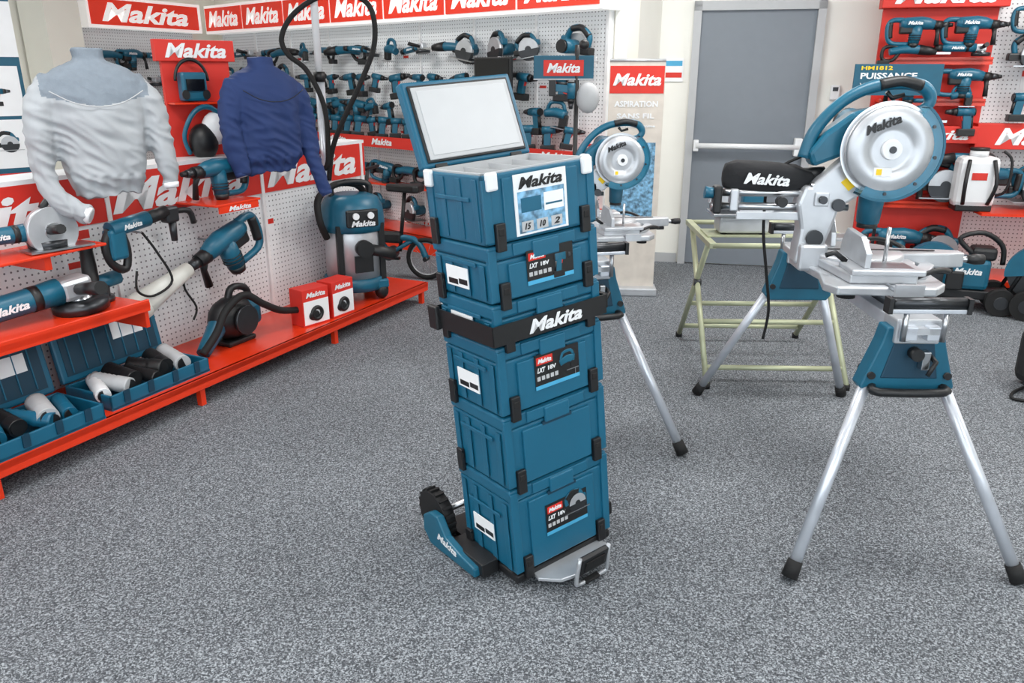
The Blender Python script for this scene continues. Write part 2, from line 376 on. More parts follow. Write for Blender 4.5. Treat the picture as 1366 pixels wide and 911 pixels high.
b.box((.1,0,.14),(.16,.12,.14),TEAL,.03); b.tube([(-.08,0,.14),(-.17,-.02,.08),(-.27,-.05,.02)],[.06,.045,.035],TEAL,12,sm=3); b.box((0,0,.015),(.2,.14,.03),BLACK,.01)
b.tube([(-.3,-.08,.03),(-.2,-.09,.12),(-.12,-.09,.22),(.0,-.11,.28),(.12,-.13,.2),(.28,-.12,.12),(.5,-.15,.08),(.62,-.16,.05),(.75,-.18,.022)],.02,RUB,10,sm=7)
b.finish(GM@T(-1.6,.27,.15))
def fitcase(name,s,d,seed,rot=0):
    rr=random.Random(seed); b=B(name); w,dp=.56,.3
    b.bb(-w/2,w/2,-dp/2,dp/2,0,.012,CASE)
    for q in((-w/2,-w/2+.012,-dp/2,dp/2),(w/2-.012,w/2,-dp/2,dp/2),(-w/2,w/2,-dp/2,-dp/2+.012),(-w/2,w/2,dp/2-.012,dp/2)): b.bb(*q,0,.07,CASE,.004)
    for q in(-.2,-.07,.07,.2): b.bb(q-.015,q+.015,-dp/2-.006,-dp/2,.02,.075,CASED)
    b.push(T(0,dp/2+.005,.07)@R(-10,'X'))
    b.bb(-w/2,w/2,0,.03,0,.28,CASE,.01); b.bb(-w/2+.03,w/2-.03,-.003,.002,.03,.25,CASED); b.box((.1,-.006,.17),(.17,.002,.08),PAPER)
    for q in range(7): b.bb(-w/2+.06+q*.07,-w/2+.065+q*.07,-.008,-.002,.04,.24,CASE)
    b.pop()
    x=-w/2+.055
    while x<w/2-.04:
        r=rr.uniform(.03,.044); L=rr.uniform(.13,.2); m=rr.choice([WHITE,WHITE,WHITE,LGRAY,BLACK,CASE]); a=rr.uniform(-.6,.6); y=rr.uniform(-.03,.03)
        n=8; pts=[];ra=[]
        for j in range(n*2+1): pts.append((x+math.sin(a)*L*(j/(2*n)-.5),y+L*(j/(2*n)-.5),.025+r+.02*(j/(2*n)))); ra.append(r*(.9 if j%2 and j>5 else 1))
        b.tube(pts,ra,m,16); b.cyl(V(pts[0])-V((0,.002,0)),V(pts[0])+V((0,.004,0)),r*.78,BLACK); x+=r*1.85
    return b.finish(GM@T(s,d,.15)@R(rot))
fitcase('hose_fitting_case',-2.28,.19,3)
fitcase('hose_fitting_case',-2.9,.155,6)
b=B('shop_vacuum')
b.push(S(1.2))
b.lathe([(.16,.06),(.165,.09),(.165,.13)],TEAL,28); b.lathe([(.155,.13),(.155,.38),(.15,.39)],ALU,28); b.lathe([(.168,.38),(.172,.42),(.165,.5),(.14,.55),(.09,.57)],TEAL,28)
b.tube([(-.1,0,.54),(-.1,0,.61),(.0,0,.63),(.1,0,.61),(.1,0,.54)],.016,BLACK,8,sm=4)
b.box((0,-.165,.46),(.17,.03,.09),BLACK,.008); b.cyl((-.04,-.18,.475),(-.04,-.195,.475),.017,WHITE); b.cyl((.04,-.18,.475),(.04,-.195,.475),.017,WHITE); b.text('Makita',(0,-.1825,.435),.13,.03,WHITE)
b.cyl((0,-.13,.3),(0,-.2,.3),.045,BLACK); b.cyl((0,-.15,.3),(.16,-.2,.26),.03,BLACK); b.bb(-.05,.05,-.162,-.15,.17,.26,BLACK); b.bb(-.13,-.1,-.13,-.1,.08,.42,BLACK); b.bb(.1,.13,-.13,-.1,.08,.42,BLACK)
for a in(45,135,225,315):
    x,y=.15*math.cos(math.radians(a)),.15*math.sin(math.radians(a)); b.ball((x,y,.05),(.04,.04,.05),BLACK,10); b.box((x,y,.09),(.07,.07,.05),TEAL,.01)
b.tube([(-.16,-.05,.35),(-.2,-.08,.45),(-.19,-.05,.56),(-.08,.0,.62),(.04,.03,.61),(.1,.05,.55)],.018,RUB,8,sm=6)
b.pop()
b.finish(GM@T(-.53,.225,.15)@R(-35))
b=B('hose_boom_stand')
b.cyl((0,0,1.35),(0,0,2.75),.023,WHITE); b.box((0,0,.01),(.09,.09,.02),WHITE,.004); b.cyl((0,0,0),(0,0,1.4),.03,TUBE); b.cyl((0,0,1.36),(0,0,1.42),.036,BLACK)
b.push(R(-64.15)); b.cyl((-.1,0,2.0),(.85,-.05,1.97),.012,DK); b.cyl((0,0,2.2),(.8,-.06,1.98),.008,DK)
b.tube([(.02,-.03,.75),(.06,-.04,.95),(.14,-.06,1.12),(.27,-.08,1.35),(.37,-.08,1.58),(.36,-.08,1.78),(.24,-.06,1.86),(.05,-.05,1.85),(-.12,-.05,1.75),(-.2,-.06,1.62),(-.17,-.06,1.52),(-.06,-.05,1.42),(.03,-.05,1.2),(.03,-.05,.9),(.0,-.04,.82)],.016,RUB,10,sm=8); b.pop()
b.finish(GM@T(-.47,.455,.15))
for k,(s,d,r) in enumerate([(-1.13,.12,-12),(-.91,.1,-4)]):
    b=B('accessory_box'); b.bb(-.095,.095,-.06,.06,0,.22,REDP,.002); b.bb(-.09,.09,-.062,-.06,.01,.15,PAPER); b.text('Makita',(0,-.062,.185),.14,.03,WHITE)
    b.torus((0,-.064,.07),.035,.012,BLACK); b.ball((-.02,-.064,.06),(.04,.006,.03),BLACK); b.finish(GM@T(s,d,.15)@R(r))
b=B('radio_display_rack'); b.push(SC(.8,1,1))
b.bb(-.23,.23,0,.03,0,.5,REDP); b.bb(-.27,.27,-.02,.03,.5,.61,REDP,.004); b.text('Makita',(0,-.022,.555),.42,.075,WHITE); b.bb(-.22,.22,-.1,0,.28,.29,RED)
b.box((-.07,-.06,.37),(.17,.08,.15),TEAL,.015); b.box((-.07,-.105,.38),(.12,.012,.06),SCREEN); b.torus((-.07,-.06,.40),.11,.01,BLACK,a0=0,a1=180)
for q in(-.14,.0): b.cyl((q,-.1,.33),(q,-.108,.33),.025,BLACK)
b.ball((.05,-.08,.15),(.1,.06,.09),WHITE); b.ball((-.05,-.08,.08),(.1,.07,.1),BLACK); b.tube([(-.15,-.08,.02),(-.18,-.09,.12),(-.1,-.1,.24),(.02,-.1,.26),(.14,-.09,.15),(.12,-.08,.02)],.015,TEAL,8,sm=4)
b.pop(); b.finish(GM@T(-1.3,.625,1.12)@R(-22))
# ---------------- jackets
def jacket(name,M,rotg,m,m2,sleeves,hemw,seed,reach):
    bm_=B('tmp'); n=28
    prof=[(0,hemw-.012,.10),(.035,hemw-.008,.105),(.07,hemw+.015,.13),(.2,.2,.135),(.33,.222,.13),(.42,.228,.12),(.475,.21,.105),(.515,.155,.09),(.54,.09,.075),(.55,.066,.066),(.575,.066,.064),(.595,.068,.064)]
    vs=[];fs=[]
    for z,a,d in prof:
        for j in range(n):
            t=2*math.pi*j/n; c,s_=math.cos(t),math.sin(t); e=.8
            vs.append((a*abs(c)**e*(1 if c>0 else -1),d*abs(s_)**e*(1 if s_>0 else -1),z))
    for i in range(len(prof)-1):
        for j in range(n): fs.append((i*n+j,i*n+(j+1)%n,(i+1)*n+(j+1)%n,(i+1)*n+j))
    fs+= [tuple(range(n)),tuple((len(prof)-1)*n+j for j in range(n))]
    bm_.raw(vs,fs,m)
    for pts,rs in sleeves: bm_.tube(pts,rs,m,14,sm=5)
    o=bm_.finish(); md=o.modifiers.new('r','REMESH'); md.mode='VOXEL'; md.voxel_size=.007
    s_=o.modifiers.new('s','SMOOTH'); s_.factor=.5; s_.iterations=5
    me=bpy.data.meshes.new_from_object(o.evaluated_get(bpy.context.evaluated_depsgraph_get())); bpy.data.objects.remove(o)
    me.name=name
    ns=[v.normal.copy() for v in me.vertices]
    for v,nn in zip(me.vertices,ns):
        p=v.co; q=V((p.x*7+seed,p.y*7,p.z*4.5+p.x*3))
        k=noise.noise(q)*.024+(.35-abs(noise.noise(V((p.x*9+seed,p.y*9,p.z*22+p.x*10)))))*.018-.004
        fade=max(0,min(1,(.42-p.z)/.15)) if abs(p.x)<.2 else 1
        k*=.35+.65*fade
        if p.z<.09 and abs(p.x)<.19: k+=.004*math.sin(p.x*110)
        v.co=p+nn*k
    me.materials.clear(); me.materials.append(m); me.materials.append(m2)
    for f in me.polygons:
        f.use_smooth=True; c=f.center
        yoke=c.z>.37+.25*abs(c.x)**1.2 and abs(c.x)<.22
        f.material_index=1 if (yoke or c.z>.55) and m2 is not m else 0
    body=bpy.data.objects.new(name,me); col.objects.link(body); body.matrix_world=M
    b=B('bust_bracket')
    dr=R(64.15-rotg); e=dr@V((0,1,0)); b.cyl((0,0,.2),V((0,0,.2))+e*reach,.012,STEEL); b.cyl((0,0,.2),(0,0,.5),.012,STEEL)
    for pts,rs in sleeves:
        p=V(pts[-1]); q=V(pts[-2]); d=(p-q).normalized(); b.cyl(p-d*.01,p+d*.012,rs[-1]*.92,WHITE if m is GJ else m,rs[-1]*.8)
        b.cyl(p+d*.012,p+d*.014,rs[-1]*.62,LGRAY)
    b.tube([(-.19,-.125,.43),(-.1,-.137,.385),(0,-.14,.37),(.1,-.137,.385),(.19,-.125,.43)],.0022,LGRAY if m is GJ else BLACK,6,sm=4)
    o=b.finish(M); o.parent=body; o.matrix_parent_inverse=body.matrix_world.inverted()
    return body
jacket('grey_jacket_on_bust',T(-1.79,3.53,1.045)@R(34)@SC(.93,.95,1.03),34,GJ,GJD,[
 ([(-.15,0,.44),(-.215,-.02,.37),(-.25,-.04,.2),(-.25,-.06,.07),(-.2,-.10,-.02),(-.12,-.14,-.06)],[.078,.074,.064,.056,.048,.042]),
 ([(.15,0,.44),(.215,-.02,.37),(.25,-.03,.22),(.265,-.04,.1),(.27,-.05,.03)],[.078,.072,.062,.05,.042])],.155,1.,.27)
jacket('navy_jacket_on_bust',T(-1.35,4.47,1.045)@R(46)@SC(.93,.95,1.0),46,NJ,NJ,[
 ([(-.15,0,.44),(-.215,-.02,.35),(-.235,-.03,.2),(-.23,-.05,.08),(-.22,-.07,-.0)],[.078,.072,.062,.052,.044]),
 ([(.15,0,.44),(.215,-.02,.37),(.245,-.03,.2),(.26,-.06,.06),(.28,-.10,-.06),(.295,-.13,-.14)],[.078,.072,.062,.052,.046,.04])],.185,5.,.25)
# ---------------- back display
BA=math.degrees(math.atan2(6.2-LC[1],.85-LC[0]))
BM_=T(.85,6.2)@R(BA); BL=5.9
b=B('pegboard_back_display')
b.bb(-BL+.2,-.12,-.06,-.005,.0,2.0,PEG)
for i in range(9): b.bb(-5.65+i*.69-.012,-5.65+i*.69+.012,-.075,-.06,0,2.0,GLASS)
b.bb(-BL+.2,-.12,-.32,-.06,.94,.96,RED); b.bb(-BL+.2,-.12,-.33,-.315,.9,1.0,REDP)
b.bb(-BL+.2,-.12,-.45,-.06,.12,.16,RED); b.bb(-BL+.2,-.12,-.45,-.43,.0,.16,RED); b.bb(-BL+.2,-.12,-.25,-.06,.53,.55,RED)
for i in range(8): b.text('Makita',(-5.3+i*.7,-.333,.953),.3,.06,WHITE)
b.finish(BM_)
b=B('lightbox_banner')
b.bb(-BL+.2,-.06,-.25,-.005,2.0,2.3,WHITEB)
nb=7; ww=(BL-.28)/nb
for i in range(nb):
    x=-BL+.22+i*ww; b.bb(x+.01,x+ww-.02,-.262,-.25,2.03,2.27,REDB); b.text('Makita',(x+ww/2,-.266,2.15),ww*.8,.17,WHITEB)
b.finish(BM_)
b=B('cordless_tool_display'); rr=random.Random(4)
for z,x0,x1,st,kinds in [(1.78,-5.4,-1.6,.36,[1,4,5]),(1.74,-1.5,-.3,.4,[3]),(1.53,-3.9,-.3,.27,[0]),(1.5,-5.4,-4.0,.3,[2,3]),(1.27,-5.4,-.3,.26,[0,0,5,2]),(1.1,-5.4,-.3,.19,[0]),(.64,-5.4,-.3,.4,[3,2,4]),(.25,-5.4,-.3,.5,[3,2])]:
    x=x0
    while x<x1:
        f=TOOLS[rr.choice(kinds)]
        y=-.19 if z>1.15 else -.2
        b.push(T(x,y,z+(.05 if z in(.64,.25) else 0)+(.04 if z==1.1 else 0))@R(rr.choice([0,0,180])+rr.uniform(-20,20) if z!=1.1 else 40+rr.uniform(-25,25))@R(rr.uniform(-12,12),'Y')@S(rr.uniform(.85,1.12))); b.stamp(f); b.pop()
        b.cyl((x,-.06,z),(x,y,z),.004,STEEL,seg=6)
        if rr.random()<.7: b.bb(x+.03,x+.1,-.063,-.06,z-.13,z-.06,PAPER)
        if rr.random()<.3: b.bb(x+.03,x+.1,-.064,-.063,z-.08,z-.06,REDP)
        x+=st*(.85+.3*rr.random())
b.finish(BM_)
b=B('display_monitor'); b.box((-1.02,-.36,1.55),(.40,.03,.27),BLACK,.006); b.bb(-1.2,-.84,-.378,-.375,1.435,1.67,SCREEN); b.cyl((-1.02,-.345,1.55),(-1.02,-.06,1.55),.02,BLACK); b.finish(BM_)
LM=T(LC[0],LC[1])@R(64.15)
b=B('pegboard_left_display')
b.bb(-1.9,-.45,-.06,-.005,0,2.0,PEG); b.bb(-1.9,-.45,-.3,-.06,.94,.98,RED)
b.bb(-1.9,-.45,-.22,-.005,2.0,2.3,WHITEB)
b.bb(-1.87,-.5,-.232,-.22,2.03,2.27,REDB); b.text('Makita',(-1.2,-.236,2.15),1.1,.18,WHITEB)
rr=random.Random(9)
for z in(1.75,1.5,1.2):
    x=-1.75
    while x<-.5:
        f=TOOLS[rr.choice([0,1,2,4])]; b.push(T(x,-.18,z)@R(rr.choice([0,180]))); b.stamp(f); b.pop(); x+=.34
b.finish(LM)
b=B('column'); b.bb(-.18,.18,-.18,.18,0,2.88,WALL); b.finish(T(-4.34,7.98)@R(64))
b=B('promo_poster_stand'); b.bb(-.26,.26,-.01,.01,.9,1.98,TEALS); b.bb(-.26,.26,-.013,-.01,1.65,1.95,PAPER); b.bb(-.24,-.1,-.014,-.012,1.68,1.92,BLUEL); b.text('18V',(0,-.016,1.8),.3,.14,TEALS); b.bb(-.26,.26,-.014,-.01,.92,.99,REDP)
for i,f in enumerate([t_hammer,t_circ,t_grinder,t_drill]):
    b.bb(-.24+(i%2)*.25,-.01+(i%2)*.25,-.013,-.01,1.02+(i//2)*.3,1.3+(i//2)*.3,PAPER); b.push(T(-.12+(i%2)*.25,-.014,1.16+(i//2)*.3)@SC(.5,.01,.5)); b.stamp(f); b.pop()
b.bb(-.02,.02,-.01,.03,0,1.0,DK); b.box((0,.0,.01),(.4,.3,.02),DK); b.finish(T(-3.10,4.75)@R(40))
b=B('product_sign_stand')
b.cyl((.06,0,0),(.06,0,1.72),.014,BLACK); b.cyl((.06,0,0),(.06,0,.02),.16,BLACK,.15); b.box((-.02,0,1.59),(.36,.02,.14),TEALS,.004); b.bb(-.14,.1,-.014,-.01,1.545,1.635,REDP); b.text('Makita',(-.02,-.016,1.59),.2,.055,WHITE); b.bb(-.2,.16,-.012,-.01,1.522,1.53,LGRAY)
b.ball((.1,-.03,1.72),(.03,.03,.03),BLACK); b.ball((.13,-.05,1.42),(.07,.05,.09),LGRAY); b.push(T(.03,-.07,1.44)@R(90,'Y')@S(.8)); t_drill(b); b.pop(); b.cyl((.06,0,1.4),(.1,-.04,1.4),.01,BLACK)
b.finish(T(.33,5.0)@R(-6))
b=B('roll_up_banner')
b.bb(-.19,.19,-.004,.004,.06,1.64,CREAM); b.box((0,0,.03),(.42,.16,.06),ALU,.01); b.cyl((-.19,0,1.645),(.19,0,1.645),.01,ALU)
b.bb(-.185,.185,-.006,-.004,1.43,1.61,REDP); b.text('Makita',(0,-.008,1.52),.33,.08,WHITE)
b.text('ASPIRATION',(0,-.006,1.36),.3,.04,WHITE,shear=0); b.text('SANS FIL',(0,-.006,1.28),.26,.035,WHITE,shear=0); b.text('Nouvelle gamme',(0,-.006,1.21),.28,.022,WHITE,shear=0)
b.bb(-.15,.15,-.0065,-.004,.5,1.1,PHOTO)
b.finish(T(.86,5.70)@R(-4))
b=B('folding_bicycle')
for x in(-.3,.3):
    b.torus((x,0,.17),.15,.02,RUB); b.torus((x,0,.17),.132,.007,ALU); b.cyl((x,-.04,.17),(x,.04,.17),.018,DK)
    for k in range(10):
        a=math.pi*k/5; b.cyl((x,0,.17),(x+.13*math.cos(a),0,.17+.13*math.sin(a)),.0015,STEEL,seg=4)
b.tube([(-.3,.0,.17),(-.2,0,.32),(.12,0,.34),(.2,0,.55)],.026,TEAL,8,sm=4); b.tube([(-.2,0,.32),(0,0,.2),(.12,0,.34)],.02,TEAL,8); b.box((0,0,.33),(.2,.07,.09),BLACK,.02)
b.cyl((.3,0,.17),(.2,0,.6),.02,TEAL); b.cyl((.2,0,.6),(.16,0,.86),.014,BLACK); b.cyl((.16,-.2,.86),(.16,.2,.86),.013,BLACK); b.cyl((-.08,0,.22),(-.14,0,.7),.015,BLACK)
b.prism([(-.28,-.07),(-.24,-.09),(0,-.02),(.02,0),(0,.02),(-.24,.09),(-.28,.07)],.69,.75,BLACK,.015,plane='xy'); b.cyl((0,-.06,.2),(0,.06,.2),.05,DK); b.box((.0,-.08,.14),(.08,.04,.02),BLACK); b.cyl((0,-.05,.2),(0,-.08,.14),.008,DK)
b.finish(T(-.97,6.2)@R(166))
# ---------------- tool cases stack
up=V((-.081,-.01,1)).normalized(); TR=V((0,0,1)).rotation_difference(up).to_matrix().to_4x4()
SM=T(.016,2.112,.052)@TR@R(36.2)
W,D=.395,.295
def label(b,x,z,w,h,kind):
    y=-.0075
    b.bb(x-w/2,x+w/2,y-.001,y,z-h/2,z+h/2,BLACK); b.bb(x-w/2,x+w/2,y-.0015,y,z-h/2,z-h/2+.012,BLUEL)
    b.bb(x-w*.46,x-w*.1,y-.0018,y,z+h*.2,z+h*.42,REDP); b.text('Makita',(x-w*.28,y-.0022,z+h*.31),w*.3,h*.13,WHITE)
    b.text('LXT',(x-w*.36,y-.0015,z+h*.05),w*.18,h*.14,WHITE); b.text('18V',(x-w*.12,y-.0015,z+h*.05),w*.18,h*.12,WHITE,shear=0)
    for k in range(5): b.bb(x-w*.46+k*w*.1,x-w*.46+k*w*.1+w*.07,y-.0015,y,z-h*.25,z-h*.13,LGRAY)
    b.push(T(x+w*.27,y-.002,z+h*.12)@Matrix.Diagonal((w*2.1,.02,w*2.1,1)))
    b.stamp(kind); b.pop()
def case(name,z0,h,kind,sticker,openlid=False):
    b=B(name); g=.0015; lz=h-.045 if not openlid else h-.0
    lz=max(lz,h*.55)
    def shell(za,zb,ins,m=CASE):
        b.bb(ins,W-ins,ins,D-ins,za,zb,m,.007)
    if not openlid:
        shell(g,lz-.0015,.003); shell(lz-.002,lz+.002,.008,CASED); shell(lz+.0015,h-g,0)
    else:
        t=.014
        for q in((0,W,0,t),(0,W,D-t,D),(0,t,0,D),(W-t,W,0,D)): b.bb(*q,g,h,CASE,.005)
        b.bb(.005,W-.005,.005,D-.005,g,.02,CASE)
        t2=.022
        for q in((t,W-t,t,t2),(t,W-t,D-t2,D-t),(t,t2,t,D-t),(W-t2,W-t,t,D-t)): b.bb(*q,.02,h+.004,LGRAY)
        b.bb(t,W-t,t,D-t,.02,h-.03,LGRAY)
        for i in range(4): b.bb(.03+i*.09,.032+i*.09,.03,D-.03,h-.03,h-.004,LGRAY)
        b.push(T(0,D-.004,h+.004)@R(-20,'X')@SC(1,1,.88))
        b.bb(0,W,.0,.035,.0,D,CASE,.008); b.bb(.018,W-.018,-.006,.002,.016,D-.016,BLACK,.004); b.bb(.026,W-.026,-.010,-.004,.024,D-.024,LGRAY,.006); b.bb(.04,W-.04,-.012,-.009,.038,D-.038,LIDW,.004)
        for q in(.06,W-.06): b.bb(q-.02,q+.02,-.004,.03,-.012,.01,BLACK)
        b.pop()
        for q in(.03,W-.03): b.box((q,-.006,h-.018),(.036,.016,.05),WHITE,.006)
        b.box((-.006,D-.035,h-.018),(.016,.036,.05),WHITE,.006); b.box((W+.006,.04,h-.018),(.016,.036,.05),WHITE,.006)
    b.bb(.065,W-.065,-.006,.01,.008,(lz if not openlid else h)-.014,CASE,.003)
    if not openlid:
        b.bb(.085,W-.085,-.005,.01,lz+.006,h-.004,CASE,.003); b.bb(.14,W-.14,-.0062,.0,lz-.02,lz-.008,CASED)
        b.bb(.15,W-.15,-.011,.0,lz-.012,h-.008,CASE,.004)
    for q in(.0,W-.028): b.bb(q,q+.028,-.004,.01,.008,h-.012,CASE,.002)
    for q in(.02,.10,.185,.25): b.bb(-.004,.0,q,q+.022,.012,(lz if not openlid else h)-.01,CASE,.0015); b.bb(W,W+.004,q,q+.022,.012,lz-.01,CASE,.0015)
    b.bb(-.006,.0,.06,D-.06,h*.62,h*.62+.012,CASE,.002)
    for (x,y,sx,sy) in((.045,-.006,.026,.012),(W-.045,-.006,.026,.012),(-.006,D-.04,.012,.026),(W+.006,.05,.012,.026)):
        b.box((x,y,.02),(sx*1.2,sy+.004,.078),BLACK,.003); b.box((x,y,.035),(sx*.7,sy+.008,.02),RUB,.002)
    if kind is not None:
        label(b,W/2+.012,h*.5,.17,min(.11,h*.6),kind)
    if openlid:
        b.bb(.10,.285,-.0085,-.006,.012,h-.01,WHITE); b.text('Makita',(.1925,-.0095,h-.035),.155,.032,BLACK); b.bb(.11,.275,-.0095,-.008,.018,h-.058,PHOTO)
        b.bb(.12,.19,-.0105,-.009,.075,.115,CASE); b.bb(.20,.27,-.0105,-.009,.07,.12,PAPER); b.bb(.205,.265,-.011,-.010,.085,.09,CASE)
        for i,t in enumerate(['15','10','2']): b.bb(.118+i*.052,.158+i*.052,-.0102,-.009,.022,.05,LGRAY); b.text(t,(.138+i*.052,-.011,.036),.022,.018,BLACK)
    if sticker:
        zc=h*.38; b.bb(-.0068,-.004,.10,.215,zc-.03,zc+.03,PAPER); b.bb(-.0072,-.0065,.105,.15,zc-.02,zc-.004,DK); b.bb(-.0072,-.0065,.155,.205,zc-.024,zc-.008,BLACK)
    return b.finish(SM@T(0,0,z0))
z=0
hs=[(.304,t_circ,1),(.242,None,0),(.218,t_jig,1),(.127,None,1),(.167,t_drill,1),(.192,None,0)]
for i,(h,k,st) in enumerate(hs):
    case('tool_case' if i<5 else 'organizer_case_open',z,h-.001,k,st,i==5); z+=h
b=B('securing_strap'); za,zb=.775,.835; o_=.0145
b.bb(-o_,W+o_,-o_-.002,-o_+.001,za,zb,BLACK); b.bb(-o_-.002,-o_+.001,-o_,D+o_,za,zb,BLACK); b.bb(-o_,W+o_,D+o_-.001,D+o_+.002,za,zb,BLACK); b.bb(W+o_-.001,W+o_+.002,-o_,D+o_,za,zb,BLACK)
b.text('Makita',(.21,-o_-.003,.805),.2,.042,WHITE); b.box((-.02,D,.805),(.02,.05,.075),BLACK,.005); b.box((W+.025,.03,.805),(.035,.05,.05),RUB,.005)
b.finish(SM)
b=B('case_trolley')
b.bb(0,W,.0,D+.02,-.03,-.0015,BLACK,.006)
for x0_,x1_ in((-.085,-.02),(W+.02,W+.085)):
    pr=[(.12,-.03),(.40,-.035),(.44,.01),(.43,.07),(.38,.10),(.33,.10),(.29,.04),(.2,.015),(.12,.005)]
    b.prism(pr,x0_,x1_-.035,TEAL,.006,plane='yz'); b.prism([(.1,-.03),(.3,-.03),(.3,.02),(.1,.02)],x0_+.02,x1_+.02,BLACK,.004,plane='yz')
    xm=(x0_+x1_)/2
    b.cyl((xm-.0,.42,.055),(xm+.04,.42,.055),.09,RUB,seg=28); b.cyl((xm+.038,.42,.055),(xm+.043,.42,.055),.05,ALU,seg=20)
    for k in range(20):
        a=2*math.pi*k/20; b.box((xm+.02,.42+.091*math.cos(a),.055+.091*math.sin(a)),(.036,.014,.01),RUB,rot=R(math.degrees(a),'X'))
b.cyl((-.05,.42,.055),(W+.05,.42,.055),.012,STEEL)
b.bb(.0,W,D+.0,D+.42-.295+.02,-.02,.0,BLACK)
b.text('Makita',(-.0865,.28,.02),.12,.028,WHITE,rot=R(-90)@R(8,'Y'))
for x in(.05,W-.05): b.cyl((x,D+.05,0),(x,D+.05,.9),.012,STEEL)
b.cyl((.05,D+.05,.9),(W-.05,D+.05,.9),.012,BLACK)
b.prism([(.07,.02),(.33,.02),(.35,-.03),(.30,-.085),(.2,-.105),(.11,-.085),(.06,-.03)],-.03,-.018,ALU,.002,plane='xy')
b.push(T(.215,-.1,-.03)@R(18,'X')); b.box((0,0,.05),(.115,.02,.075),BLACK,.006); b.bb(-.04,.04,-.014,-.008,.03,.07,RUB)
b.tube([(-.06,.0,.09),(-.065,-.01,0.0),(-.05,-.012,-.02),(.05,-.012,-.02),(.065,-.01,0),(.06,0,.09)],.007,ALU,8,sm=3); b.box((0,-.012,-.02),(.06,.02,.012),RUB,.003); b.pop()
b.finish(SM)
# ---------------- saw stand
def stand(name,near,far,fl=.37,spl=.23):
    n=V((*near,0)); f=V((*far,0)); d=f-n; L=d.length; ang=math.degrees(math.atan2(d.y,d.x))-90
    b=B(name)
    b.bb(-.055,-.015,-.08,L+.08,.77,.815,TUBE,.004); b.bb(.015,.055,-.08,L+.08,.77,.815,TUBE,.004); b.bb(-.03,.03,.1,L-.1,.765,.79,DK)
    for y,sg in((0,-1),(L,1)):
        b.prism([(-.09,.80),(.09,.80),(.10,.75),(.15,.60),(.13,.575),(-.13,.575),(-.15,.60),(-.10,.75)],y-.035,y+.035,TEAL,.006)
        b.prism([(-.06,.765),(.06,.765),(.09,.63),(-.09,.63)],y-.039,y+.039,CASED,.004)
        b.tube([(-.11,y+sg*.03,.6),(-.1,y+sg*.07,.595),(.1,y+sg*.07,.595),(.11,y+sg*.03,.6)],.014,BLACK,8,sm=3)
        b.bb(-.07,.07,y-.05,y+.05,.75,.83,ALU,.006)
        b.cyl((.0,y+sg*.04,.72),(.0,y+sg*.075,.72),.02,BLACK)
        for sx in(-1,1):
            p=V((sx*.108,y,.64)); q=V((sx*fl,y+sg*spl,.0)); dr=(q-p).normalized()
            b.cyl(p,q-dr*.05,.0195,TUBE); b.cyl(q-dr*.07,q-dr*.012,.024,RUB,.027)
            b.cyl((sx*.12,y-.045,.64),(sx*.12,y+.045,.64),.012,BLACK)
        yo=y+sg*.08
        b.bb(-.05,.05,min(y,yo),max(y,yo),.79,.81,ALU)
        b.cyl((-.06,yo,.77),(-.06,yo,.87),.009,STEEL); b.cyl((.06,yo,.77),(.06,yo,.87),.009,STEEL); b.bb(-.12,.12,yo-.014,yo+.014,.862,.876,TUBE,.003)
        b.cyl((-.11,yo,.893),(.11,yo,.893),.018,DK); b.bb(-.125,-.112,yo-.02,yo+.02,.862,.91,BLACK); b.bb(.112,.125,yo-.02,yo+.02,.862,.91,BLACK)
        b.tube([(.055,y-sg*.02,.72),(.055,y+sg*.08,.70),(.03,y+sg*.09,.66)],.008,BLACK,6); b.box((.03,y+sg*.055,.70),(.025,.03,.06),STEEL,.003)
    for y in(L*.42-.13,L*.42+.13): b.box((0,y,.828),(.2,.05,.024),ALU,.004); b.tube([(.09,y,.83),(.15,y,.82),(.19,y,.83)],.008,BLACK,6)
    return b.finish(T(n.x,n.y)@R(ang))
stand('saw_stand',(1.27,2.385),(1.305,3.5))
stand('saw_stand',(.33,3.2),(.10,4.35))
